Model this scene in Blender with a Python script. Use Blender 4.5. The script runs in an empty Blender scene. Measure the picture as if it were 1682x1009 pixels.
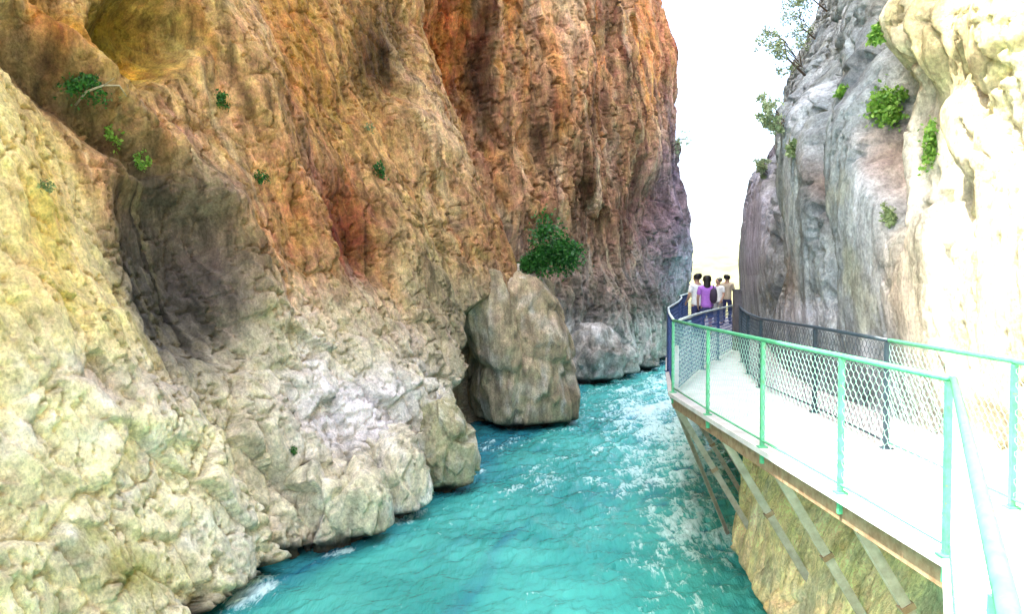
import bpy, bmesh, math, random
import numpy as np
from mathutils import Vector, Matrix
random.seed(7); RNG = np.random.default_rng(11)
SC = bpy.context.scene
COL = SC.collection

# ------------------------------------------------------------------ camera
F_PX, CX, CY, HZ = 1300.0, 841.0, 504.5, 462.0
EYE = 1.65
PITCH = math.atan((CY - HZ) / F_PX)
cam_d = bpy.data.cameras.new('camera'); cam = bpy.data.objects.new('camera', cam_d); COL.objects.link(cam)
cam.location = (0, 0, EYE); cam.rotation_euler = (math.pi / 2 - PITCH, 0, 0)
cam_d.sensor_width = 36.0; cam_d.lens = 36.0 * F_PX / 1682.0
cam_d.clip_start = 0.05; cam_d.clip_end = 4000
SC.camera = cam
# ------------------------------------------------------------------ sky, sun, exposure
SUN_EL, SUN_AZ = math.radians(64), math.radians(246)     # azimuth clockwise from +Y: behind and to the left
world = bpy.data.worlds.new('World'); SC.world = world; world.use_nodes = True
wn = world.node_tree.nodes; wl = world.node_tree.links
sky = wn.new('ShaderNodeTexSky'); sky.sky_type = 'NISHITA'; sky.sun_disc = False
sky.sun_elevation = SUN_EL; sky.sun_rotation = SUN_AZ
sky.air_density = 1.0; sky.dust_density = 4.0; sky.ozone_density = 1.0
wn['Background'].inputs[1].default_value = 0.15
wl.new(sky.outputs[0], wn['Background'].inputs[0])
sun_d = bpy.data.lights.new('sun', 'SUN'); sun_d.energy = 2.7; sun_d.angle = math.radians(0.53); sun_d.color = (1.0, 0.95, 0.86)
sun = bpy.data.objects.new('sun', sun_d); COL.objects.link(sun)
to_sun = Vector((math.sin(SUN_AZ) * math.cos(SUN_EL), math.cos(SUN_AZ) * math.cos(SUN_EL), math.sin(SUN_EL)))
sun.rotation_euler = to_sun.to_track_quat('Z', 'Y').to_euler(); sun.location = to_sun * 60
SC.view_settings.view_transform = 'Standard'; SC.view_settings.look = 'None'
SC.view_settings.gamma = 1.0; SC.view_settings.use_curve_mapping = False
SC.view_settings.exposure = 3.0
SC.cycles.max_bounces = 10; SC.cycles.diffuse_bounces = 6

# ------------------------------------------------------------------ helpers
CP, SP = math.cos(PITCH), math.sin(PITCH)
def at(px, py, y):
    """world point at depth y that the photograph shows at px, py"""
    a, b = (px - CX) / F_PX, (CY - py) / F_PX
    d = np.array([a, CP + b * SP, -SP + b * CP]); t = y / d[1]
    return Vector((d[0] * t, y, EYE + d[2] * t))
def project(P):
    """photograph position of world points, depth kept above 2 m"""
    y = P[..., 1]; z = P[..., 2] - EYE
    dep = np.maximum(y * CP - z * SP, 2.0); up = y * SP + z * CP
    return CX + F_PX * P[..., 0] / dep, CY - F_PX * up / dep
def lin(c):
    c = np.asarray(c, float) / 255.0
    return np.where(c <= 0.04045, c / 12.92, ((c + 0.055) / 1.055) ** 2.4)
_perm = RNG.permutation(256); _perm = np.concatenate([_perm, _perm, _perm]).astype(np.int32)
_g = RNG.normal(size=(256, 3)); _g = (_g / np.linalg.norm(_g, axis=1, keepdims=True)).astype(np.float32)
def perlin(P, seed=0):
    P = np.asarray(P, np.float32) + np.float32(seed * 17.31)
    i = np.floor(P).astype(np.int32); f = P - i; i &= 255
    u = f * f * f * (f * (f * 6 - 15) + 10)
    def g(dx, dy, dz):
        h = _perm[_perm[_perm[i[..., 0] + dx] + i[..., 1] + dy] + i[..., 2] + dz]
        q = _g[h]
        return q[..., 0] * (f[..., 0] - dx) + q[..., 1] * (f[..., 1] - dy) + q[..., 2] * (f[..., 2] - dz)
    L = lambda a, b, t: a + (b - a) * t
    x0 = L(g(0,0,0), g(1,0,0), u[..., 0]); x1 = L(g(0,1,0), g(1,1,0), u[..., 0])
    x2 = L(g(0,0,1), g(1,0,1), u[..., 0]); x3 = L(g(0,1,1), g(1,1,1), u[..., 0])
    return 1.5 * L(L(x0, x1, u[..., 1]), L(x2, x3, u[..., 1]), u[..., 2])
def fbm(P, octaves=4, gain=0.5, seed=0, ridged=False):
    s = 0; a = 1.0; P = np.asarray(P, np.float32); n = 0
    for k in range(octaves):
        v = perlin(P, seed + k * 3)
        if ridged: v = 1 - 2 * np.abs(v)
        s = s + a * v; n += a; a *= gain; P = P * 2.03
    return s / n
def worley(P, seed=0):
    """F1, F2, a random number for the nearest cell and a tilted plane across it"""
    P = np.asarray(P, np.float32) + seed * 9.7
    i0 = np.floor(P).astype(np.int32); f = P - i0
    F1 = np.full(P.shape[:-1], 9., np.float32); F2 = F1.copy(); R = np.zeros_like(F1); S = np.zeros_like(F1)
    for dx in (-1, 0, 1):
        for dy in (-1, 0, 1):
            for dz in (-1, 0, 1):
                j = (i0 + np.array([dx, dy, dz])) & 255
                h = _perm[_perm[_perm[j[..., 0]] + j[..., 1]] + j[..., 2]]
                o = _g[h] * 0.42 + 0.5
                ax, ay, az = dx + o[..., 0] - f[..., 0], dy + o[..., 1] - f[..., 1], dz + o[..., 2] - f[..., 2]
                d = np.sqrt(ax**2 + ay**2 + az**2); q = _g[_perm[h + 7]]
                near = d < F1
                F2 = np.where(near, F1, np.minimum(F2, d)); R = np.where(near, h / 255.0, R); S = np.where(near, ax * q[..., 0] + ay * q[..., 1] + az * q[..., 2], S); F1 = np.where(near, d, F1)
    return F1, F2, R, S
def sstep(a, b, x):
    t = np.clip((x - a) / (b - a), 0, 1); return t * t * (3 - 2 * t)
def blob(bx, by, cx, cy, rx, ry, ang=0, p=2.0):
    """soft ellipse, ang in degrees (picture sense: positive turns the long side down to the right)"""
    c, s = math.cos(math.radians(ang)), math.sin(math.radians(ang))
    u = ((bx - cx) * c + (by - cy) * s) / rx; v = (-(bx - cx) * s + (by - cy) * c) / ry
    return np.exp(-np.power(u * u + v * v + 1e-9, p / 2) * 1.2)
def smooth_interp(x, xs, ys):
    """monotone-ish cubic through the points"""
    xs = np.asarray(xs, float); ys = np.asarray(ys, float)
    m = np.gradient(ys, xs, axis=0)
    k = np.clip(np.searchsorted(xs, x) - 1, 0, len(xs) - 2); h = xs[k + 1] - xs[k]; t = np.clip((x - xs[k]) / h, 0, 1)
    if ys.ndim > 1: h = h[:, None]; t = t[:, None]
    return (ys[k] * (1 + 2*t) * (1-t)**2 + m[k] * h * t * (1-t)**2 + ys[k+1] * t*t*(3-2*t) + m[k+1] * h * t*t*(t-1))

def finish(o, parent=None, label=None, cat=None, group=None, kind=None):
    if parent is not None: o.parent = parent
    if label: o['label'] = label
    if cat: o['category'] = cat
    if group: o['group'] = group
    if kind: o['kind'] = kind
    return o
def grid_mesh(name, P, mat, cols=None, extra=None, smooth=True, flip=False):
    """P (rows, columns, 3) -> mesh object; cols = per-vertex colour"""
    nr, nc = P.shape[:2]; me = bpy.data.meshes.new(name)
    idx = np.arange(nr * nc, dtype=np.int32).reshape(nr, nc)
    q = np.stack([idx[:-1, :-1], idx[:-1, 1:], idx[1:, 1:], idx[1:, :-1]], -1).reshape(-1, 4)
    if flip: q = q[:, ::-1]
    me.vertices.add(nr * nc); me.vertices.foreach_set('co', P.astype(np.float32).ravel())
    me.loops.add(q.size); me.loops.foreach_set('vertex_index', np.ascontiguousarray(q).ravel())
    me.polygons.add(len(q)); me.polygons.foreach_set('loop_start', np.arange(0, q.size, 4, dtype=np.int32))
    if smooth: me.polygons.foreach_set('use_smooth', np.ones(len(q), bool))
    me.update(); me.validate()
    if cols is not None:
        a = me.color_attributes.new('pigment', 'FLOAT_COLOR', 'POINT')
        c = np.ones((nr * nc, 4), np.float32); c[:, :3] = cols.reshape(-1, 3); a.data.foreach_set('color', c.ravel())
    for k, v in (extra or {}).items():
        a = me.attributes.new(k, 'FLOAT', 'POINT'); a.data.foreach_set('value', v.astype(np.float32).ravel())
    me.materials.append(mat)
    o = bpy.data.objects.new(name, me); COL.objects.link(o); return o
def grid_normals(B):
    du = np.gradient(B, axis=1); dv = np.gradient(B, axis=0)
    n = np.cross(du, dv); return n / (np.linalg.norm(n, axis=-1, keepdims=True) + 1e-9)

class MB:
    """collects simple shapes, builds ONE mesh object"""
    def __init__(s): s.v = []; s.f = []; s.sm = []
    def add(s, vs, fs, smooth=False):
        b = len(s.v); s.v += [tuple(v) for v in vs]; s.f += [tuple(b + i for i in f) for f in fs]; s.sm += [smooth] * len(fs)
    def bar(s, a, b, w, h=None, up=(0, 0, 1)):
        """square bar from a to b"""
        a, b = Vector(a), Vector(b); h = h or w; d = (b - a).normalized(); u = Vector(up)
        if abs(d.dot(u)) > .98: u = Vector((0, 1, 0))
        x = d.cross(u).normalized() * w / 2; y = x.cross(d).normalized() * h / 2
        s.add([a-x-y, a+x-y, a+x+y, a-x+y, b-x-y, b+x-y, b+x+y, b-x+y],
              [(3,2,1,0), (4,5,6,7), (0,1,5,4), (1,2,6,5), (2,3,7,6), (3,0,4,7)])
    def tube(s, pts, r, n=8, caps=True):
        pts = [Vector(p) for p in pts]; rs = r if isinstance(r, (list, tuple)) else [r] * len(pts)
        vs = []; fs = []; ref = None
        for i, p in enumerate(pts):
            d = (pts[min(i+1, len(pts)-1)] - pts[max(i-1, 0)]).normalized()
            if ref is None: ref = d.orthogonal().normalized()
            x = (ref - d * ref.dot(d)).normalized(); ref = x; y = d.cross(x)
            for k in range(n):
                a = 2 * math.pi * k / n; vs.append(p + (x * math.cos(a) + y * math.sin(a)) * rs[i])
        for i in range(len(pts) - 1):
            for k in range(n):
                fs.append((i*n + k, i*n + (k+1) % n, (i+1)*n + (k+1) % n, (i+1)*n + k))
        if caps: fs += [tuple(range(n))[::-1], tuple(range((len(pts)-1)*n, len(pts)*n))]
        s.add(vs, fs, True)
    def build(s, name, mat, parent=None, **kw):
        me = bpy.data.meshes.new(name); me.from_pydata(s.v, [], s.f); me.update()
        me.polygons.foreach_set('use_smooth', s.sm); me.materials.append(mat)
        o = bpy.data.objects.new(name, me); COL.objects.link(o)
        return finish(o, parent, **kw)
def empty(name, loc, **kw):
    o = bpy.data.objects.new(name, None); COL.objects.link(o); o.location = loc; o.empty_display_size = .2
    return finish(o, None, **kw)
def under(root, o):
    """parent o (built in world coordinates) to an Empty that stands somewhere else"""
    o.parent = root; o.matrix_parent_inverse = Matrix.Translation(root.location).inverted(); return o

# ------------------------------------------------------------------ materials
def new_mat(name):
    m = bpy.data.materials.new(name); m.use_nodes = True
    return m, m.node_tree.nodes, m.node_tree.links, m.node_tree.nodes['Principled BSDF']
def rock_material(name, scale=1.0, bump=0.5, tilt=0.0):
    m, n, l, b = new_mat(name)
    at_ = n.new('ShaderNodeAttribute'); at_.attribute_name = 'pigment'
    tc = n.new('ShaderNodeTexCoord'); mp = n.new('ShaderNodeMapping'); mp.inputs['Scale'].default_value = (scale, scale, scale * .8); mp.vector_type = 'POINT'; mp.inputs['Rotation'].default_value = (0, math.radians(tilt), 0)
    l.new(tc.outputs['Object'], mp.inputs[0])
    n1 = n.new('ShaderNodeTexNoise'); n1.inputs['Scale'].default_value = 3.2; n1.inputs['Detail'].default_value = 11; n1.inputs['Roughness'].default_value = .72
    n2 = n.new('ShaderNodeTexNoise'); n2.inputs['Scale'].default_value = 23; n2.inputs['Detail'].default_value = 6; n2.inputs['Roughness'].default_value = .7
    v = n.new('ShaderNodeTexVoronoi'); v.feature = 'DISTANCE_TO_EDGE'; v.inputs['Scale'].default_value = 3.2
    wp = n.new('ShaderNodeVectorMath'); wp.operation = 'MULTIPLY_ADD'; wp.inputs[1].default_value = (.5, .5, .5)
    for q in (n1, n2): l.new(mp.outputs[0], q.inputs['Vector'])
    l.new(n1.outputs['Color'], wp.inputs[0]); l.new(mp.outputs[0], wp.inputs[2]); l.new(wp.outputs[0], v.inputs['Vector'])
    m2 = n.new('ShaderNodeMapping'); m2.inputs['Scale'].default_value = (scale, scale, scale * .15); m2.inputs['Rotation'].default_value = (0, math.radians(tilt), 0)
    l.new(tc.outputs['Object'], m2.inputs[0])
    n4 = n.new('ShaderNodeTexNoise'); n4.inputs['Scale'].default_value = 3.0; n4.inputs['Detail'].default_value = 9; n4.inputs['Roughness'].default_value = .7; n4.inputs['Distortion'].default_value = .35
    l.new(m2.outputs[0], n4.inputs['Vector'])
    def rng(src, a, b, lo, hi):
        q = n.new('ShaderNodeMapRange'); q.inputs[1].default_value = a; q.inputs[2].default_value = b; q.inputs[3].default_value = lo; q.inputs[4].default_value = hi
        l.new(src, q.inputs[0]); return q.outputs[0]
    def mul(a, b):
        q = n.new('ShaderNodeMath'); q.operation = 'MULTIPLY'; l.new(a, q.inputs[0]); l.new(b, q.inputs[1]); return q.outputs[0]
    fa = n.new('ShaderNodeAttribute'); fa.attribute_name = 'fluted'
    st = n.new('ShaderNodeMix'); l.new(fa.outputs['Fac'], st.inputs[0]); st.inputs[2].default_value = 1.0; l.new(rng(n4.outputs['Fac'], .33, .67, .36, 1.6), st.inputs[3])
    mu_ = mul(mul(rng(n1.outputs['Fac'], .3, .72, .52, 1.45), rng(n2.outputs['Fac'], .32, .68, .66, 1.34)), st.outputs[0])
    sc = n.new('ShaderNodeVectorMath'); sc.operation = 'SCALE'; l.new(at_.outputs['Color'], sc.inputs[0]); l.new(mu_, sc.inputs['Scale'])
    # lichen and mineral tint, small patches
    n3 = n.new('ShaderNodeTexNoise'); n3.inputs['Scale'].default_value = 2.3; n3.inputs['Detail'].default_value = 8; n3.inputs['Roughness'].default_value = .75
    l.new(mp.outputs[0], n3.inputs['Vector'])
    hs = n.new('ShaderNodeHueSaturation'); r3 = n.new('ShaderNodeMapRange'); r3.inputs[1].default_value = .3; r3.inputs[2].default_value = .7; r3.inputs[3].default_value = .47; r3.inputs[4].default_value = .53
    l.new(n3.outputs['Fac'], r3.inputs[0]); l.new(r3.outputs[0], hs.inputs['Hue']); l.new(sc.outputs[0], hs.inputs['Color'])
    l.new(hs.outputs[0], b.inputs['Base Color'])
    b.inputs['Roughness'].default_value = .88; b.inputs['Specular IOR Level'].default_value = .25
    cr = n.new('ShaderNodeMapRange'); cr.inputs[1].default_value = 0; cr.inputs[2].default_value = .06; l.new(v.outputs['Distance'], cr.inputs[0])
    a1 = n.new('ShaderNodeMath'); a1.operation = 'MULTIPLY_ADD'; a1.inputs[1].default_value = .35; l.new(n2.outputs['Fac'], a1.inputs[0]); a0 = n.new('ShaderNodeMath'); a0.operation = 'MULTIPLY_ADD'; l.new(n4.outputs['Fac'], a0.inputs[0]); l.new(fa.outputs['Fac'], a0.inputs[1]); l.new(n1.outputs['Fac'], a0.inputs[2]); l.new(a0.outputs[0], a1.inputs[2])
    a2 = n.new('ShaderNodeMath'); a2.operation = 'MULTIPLY_ADD'; a2.inputs[1].default_value = .10; l.new(cr.outputs[0], a2.inputs[0]); l.new(a1.outputs[0], a2.inputs[2])
    bp = n.new('ShaderNodeBump'); bp.inputs['Strength'].default_value = bump; bp.inputs['Distance'].default_value = .15 / scale
    l.new(a2.outputs[0], bp.inputs['Height']); l.new(bp.outputs[0], b.inputs['Normal'])
    return m
def plain_material(name, color, rough=.5, var=.15, scale=8, metallic=0.0, bump=0.0, color2=None, chips=None):
    m, n, l, b = new_mat(name)
    tc = n.new('ShaderNodeTexCoord'); no = n.new('ShaderNodeTexNoise'); no.inputs['Scale'].default_value = scale; no.inputs['Detail'].default_value = 7; no.inputs['Roughness'].default_value = .65
    l.new(tc.outputs['Object'], no.inputs['Vector'])
    ra = n.new('ShaderNodeValToRGB'); c = np.array(color); c2 = np.array(color2) if color2 is not None else c * (1 + var)
    ra.color_ramp.elements[0].position = .35; ra.color_ramp.elements[1].position = .65
    ra.color_ramp.elements[0].color = (*(c * (1 - var) if color2 is None else c), 1); ra.color_ramp.elements[1].color = (*np.clip(c2, 0, 1), 1)
    l.new(no.outputs['Fac'], ra.inputs[0]); l.new(ra.outputs[0], b.inputs['Base Color'])
    if chips is not None:
        n2 = n.new('ShaderNodeTexNoise'); n2.inputs['Scale'].default_value = 17; n2.inputs['Detail'].default_value = 8; n2.inputs['Roughness'].default_value = .8; l.new(tc.outputs['Object'], n2.inputs['Vector'])
        mr = n.new('ShaderNodeMapRange'); mr.inputs[1].default_value = .60; mr.inputs[2].default_value = .66; l.new(n2.outputs['Fac'], mr.inputs[0])
        mx = n.new('ShaderNodeMix'); mx.data_type = 'RGBA'; l.new(mr.outputs[0], mx.inputs[0]); l.new(ra.outputs[0], mx.inputs[6]); mx.inputs[7].default_value = (*chips, 1); l.new(mx.outputs[2], b.inputs['Base Color'])
    b.inputs['Roughness'].default_value = rough; b.inputs['Metallic'].default_value = metallic
    if bump:
        bp = n.new('ShaderNodeBump'); bp.inputs['Strength'].default_value = bump; bp.inputs['Distance'].default_value = .02
        l.new(no.outputs['Fac'], bp.inputs['Height']); l.new(bp.outputs[0], b.inputs['Normal'])
    return m
def leaf_material(name, c1, c2):
    m, n, l, b = new_mat(name)
    gi = n.new('ShaderNodeNewGeometry'); ra = n.new('ShaderNodeValToRGB')
    ra.color_ramp.elements[0].color = (*c1, 1); ra.color_ramp.elements[1].color = (*c2, 1)
    l.new(gi.outputs['Random Per Island'], ra.inputs[0]); l.new(ra.outputs[0], b.inputs['Base Color'])
    b.inputs['Roughness'].default_value = .5
    tr = n.new('ShaderNodeBsdfTranslucent'); l.new(ra.outputs[0], tr.inputs[0])
    mx = n.new('ShaderNodeMixShader'); mx.inputs[0].default_value = .3
    l.new(b.outputs[0], mx.inputs[1]); l.new(tr.outputs[0], mx.inputs[2]); l.new(mx.outputs[0], n['Material Output'].inputs[0])
    return m
M_ROCK = rock_material('limestone', 1.0, .6); M_ROCK_L = rock_material('limestone_leaning', 1.0, .6, 21)
M_ROCK_FAR = rock_material('limestone_far', .55, .8)
M_CONC = plain_material('pale_concrete', (.40, .40, .39), .8, .08, 3, bump=.3, color2=(.56, .56, .55), chips=(.30, .28, .25))
M_GREEN = plain_material('green_paint', (.075, .36, .18), .5, .25, 14, chips=(.20, .12, .06))
M_NAVY = plain_material('shade_blue_rail', (.012, .04, .14), .5, .3, 12, chips=(.10, .07, .05))  # railing green recoloured dark blue to stand for shade
M_SLATE = plain_material('shade_slate_rail', (.022, .045, .06), .45, .25, 12)  # same green railing, its shaded run coloured slate
M_WIRE = plain_material('pale_green_wire', (.30, .56, .45), .4, .1, 20)
M_WIRE_B = plain_material('shade_blue_wire', (.012, .04, .15), .45, .2, 20)  # netting of the shaded runs, shade put in as dark blue
M_RAILW = plain_material('worn_pale_rail', (.42, .50, .48), .4, .2, 9)
M_RUST = plain_material('rusty_steel', (.22, .12, .06), .75, .3, 10, bump=.3, color2=(.36, .25, .15))
M_STRUT = plain_material('brown_steel', (.30, .26, .19), .65, .2, 9, bump=.2, color2=(.48, .43, .34))
M_POST = plain_material('grey_timber', (.10, .095, .10), .8, .25, 9)
M_BARK = plain_material('bark', (.14, .10, .07), .9, .3, 20)
M_DRY = plain_material('dry_wood', (.38, .33, .24), .9, .2, 20)
M_LEAF_D = leaf_material('dark_leaf', (.012, .075, .014), (.06, .24, .035))
M_LEAF_L = leaf_material('bright_leaf', (.10, .27, .03), (.32, .52, .09))
M_LEAF_P = leaf_material('pale_leaf', (.22, .30, .15), (.48, .55, .32))
M_LEAF_Y = leaf_material('olive_leaf', (.13, .20, .08), (.34, .42, .18))

# ------------------------------------------------------------------ river
def make_river():
    m, n, l, b = new_mat('turquoise_water')
    fo = n.new('ShaderNodeAttribute'); fo.attribute_name = 'foam'
    tc = n.new('ShaderNodeTexCoord')
    n0 = n.new('ShaderNodeTexNoise'); n0.inputs['Scale'].default_value = .55; n0.inputs['Detail'].default_value = 6
    l.new(tc.outputs['Object'], n0.inputs['Vector'])
    ra = n.new('ShaderNodeValToRGB'); ra.color_ramp.elements[0].position = .3; ra.color_ramp.elements[1].position = .7
    ra.color_ramp.elements[0].color = (.024, .27, .24, 1); ra.color_ramp.elements[1].color = (.08, .46, .39, 1)
    l.new(n0.outputs['Fac'], ra.inputs[0])
    mp = n.new('ShaderNodeMapping'); mp.inputs['Rotation'].default_value = (0, 0, math.radians(-20)); mp.inputs['Scale'].default_value = (2.0, .5, 1)
    l.new(tc.outputs['Object'], mp.inputs[0])
    n1 = n.new('ShaderNodeTexNoise'); n1.inputs['Scale'].default_value = 5; n1.inputs['Detail'].default_value = 9; n1.inputs['Roughness'].default_value = .72
    n1.inputs['Distortion'].default_value = .8
    l.new(mp.outputs[0], n1.inputs['Vector'])
    ad = n.new('ShaderNodeMath'); ad.operation = 'ADD'; l.new(fo.outputs['Fac'], ad.inputs[0]); l.new(n1.outputs['Fac'], ad.inputs[1])
    r = n.new('ShaderNodeMapRange'); r.inputs[1].default_value = .85; r.inputs[2].default_value = 1.10; l.new(ad.outputs[0], r.inputs[0])
    de = n.new('ShaderNodeAttribute'); de.attribute_name = 'blue_reflect'
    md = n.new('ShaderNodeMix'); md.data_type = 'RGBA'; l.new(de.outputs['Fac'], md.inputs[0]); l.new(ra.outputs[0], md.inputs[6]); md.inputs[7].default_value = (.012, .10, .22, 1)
    mx = n.new('ShaderNodeMix'); mx.data_type = 'RGBA'; l.new(r.outputs[0], mx.inputs[0]); l.new(md.outputs[2], mx.inputs[6]); mx.inputs[7].default_value = (.66, .90, .87, 1)
    l.new(mx.outputs[2], b.inputs['Base Color'])
    rr = n.new('ShaderNodeMapRange'); rr.inputs[3].default_value = .12; rr.inputs[4].default_value = .6; l.new(r.outputs[0], rr.inputs[0]); l.new(rr.outputs[0], b.inputs['Roughness'])
    b.inputs['IOR'].default_value = 1.33
    n2 = n.new('ShaderNodeTexNoise'); n2.inputs['Scale'].default_value = 5; n2.inputs['Detail'].default_value = 7; n2.inputs['Roughness'].default_value = .6
    l.new(mp.outputs[0], n2.inputs['Vector'])
    bp = n.new('ShaderNodeBump'); bp.inputs['Strength'].default_value = .6; bp.inputs['Distance'].default_value = .12
    l.new(n2.outputs['Fac'], bp.inputs['Height']); l.new(bp.outputs[0], b.inputs['Normal'])
    ys = np.concatenate([np.linspace(-30, 6, 30)[:-1], 6 * np.power(60 / 6, np.linspace(0, 1, 440)), np.linspace(62, 120, 14)])
    t = np.linspace(0, 1, 270)
    X = np.empty((len(ys), len(t))); Y = np.repeat(ys[:, None], len(t), 1)
    lo = np.interp(ys, [-30, 8, 20, 30, 46, 60, 120], [-30, -9, -4, -2, 5, 3, 10]); hi = np.interp(ys, [-30, 6, 13, 24, 40, 60, 120], [12, 6, 8, 12, 20, 30, 70])
    X = lo[:, None] + (hi - lo)[:, None] * t[None]
    Pn = np.stack([X * .95 - .3 * Y, (Y + .3 * X) * .62, X * 0], -1)
    amp = np.interp(X - (3.0 + .0 * Y), [-6, -2, 1], [.6, .9, 1.25])
    h = fbm(Pn * .9, 3, .55, 3) * .13 + fbm(Pn * 2.6, 3, .6, 5, True) * .095 + fbm(Pn * 7, 2, .5, 9, True) * .03
    Z = -3 + h * amp
    px, py = project(np.stack([X, Y, X * 0 - 3], -1))
    cre = fbm(Pn * 2.6, 3, .6, 5, True)
    foam = .05 + .26 * cre + .26 * fbm(Pn * .6, 3, .5, 21)
    foam += -.02 + .30 * fbm(np.stack([X * 1.6 - .5 * Y, (Y + .3 * X) * .22, X * 0], -1), 4, .6, 33) + .26 * blob(px, py, 1130, 830, 110, 190, 0) + .22 * blob(px, py, 1060, 680, 150, 90) + .08 * blob(px, py, 960, 830, 230, 140)
    foam += .40 * blob(px, py, 400, 985, 70, 22, -22) + .25 * blob(px, py, 560, 910, 90, 14, -10) - .10 * blob(px, py, 760, 930, 220, 90)
    blue_reflect = .45 * sstep(.1, .5, fbm(np.stack([X * 1.2 - .4 * Y, (Y + .3 * X) * .2, X * 0 + 5], -1), 4, .6, 35)) + 2.2 * blob(px, py, 1165, 800, 80, 170) * sstep(.25, -.35, cre) + .8 * blob(px, py, 1190, 930, 40, 120) * sstep(.1, -.4, cre) + .5 * sstep(.1, -.6, cre)  # dark blue reflections painted into the water colour, right bank and troughs
    lx = np.interp(Y, [8, 11, 14, 16.6, 18.2, 21, 26.5, 36, 38, 45], [-5, -4.3, -2.65, -1.9, -1, -.9, 1.4, 3, 5.3, 8.9]); blue_reflect += .55 * sstep(.9, .1, X - lx + .25 * fbm(Pn * 1.3, 3, .5, 25))  # same painted reflection along the dark left undercut
    foam += .30 * sstep(.75, .1, X - lx + .5 * fbm(Pn * 1.1, 3, .5, 27)) * sstep(-.1, .5, fbm(Pn * .8, 3, .5, 29))
    o = grid_mesh('river', np.stack([X, Y, Z], -1), m, extra={'foam': foam, 'blue_reflect': np.clip(blue_reflect, 0, 1)}); finish(o, kind='structure')
make_river()
def make_ground():
    a = np.linspace(-1, 1, 60); g = np.sign(a) * np.abs(a) ** 2.2 * 900
    X, Y = np.meshgrid(g, g + 100); P = np.stack([X, Y, X * 0 - 4.2], -1); P[..., 2] += .25 * fbm(P * .1, 3)
    finish(grid_mesh('ground', P, plain_material('gravel_ground', (.22, .20, .15), .9, .3, 1.5)), kind='structure')
make_ground()

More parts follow.
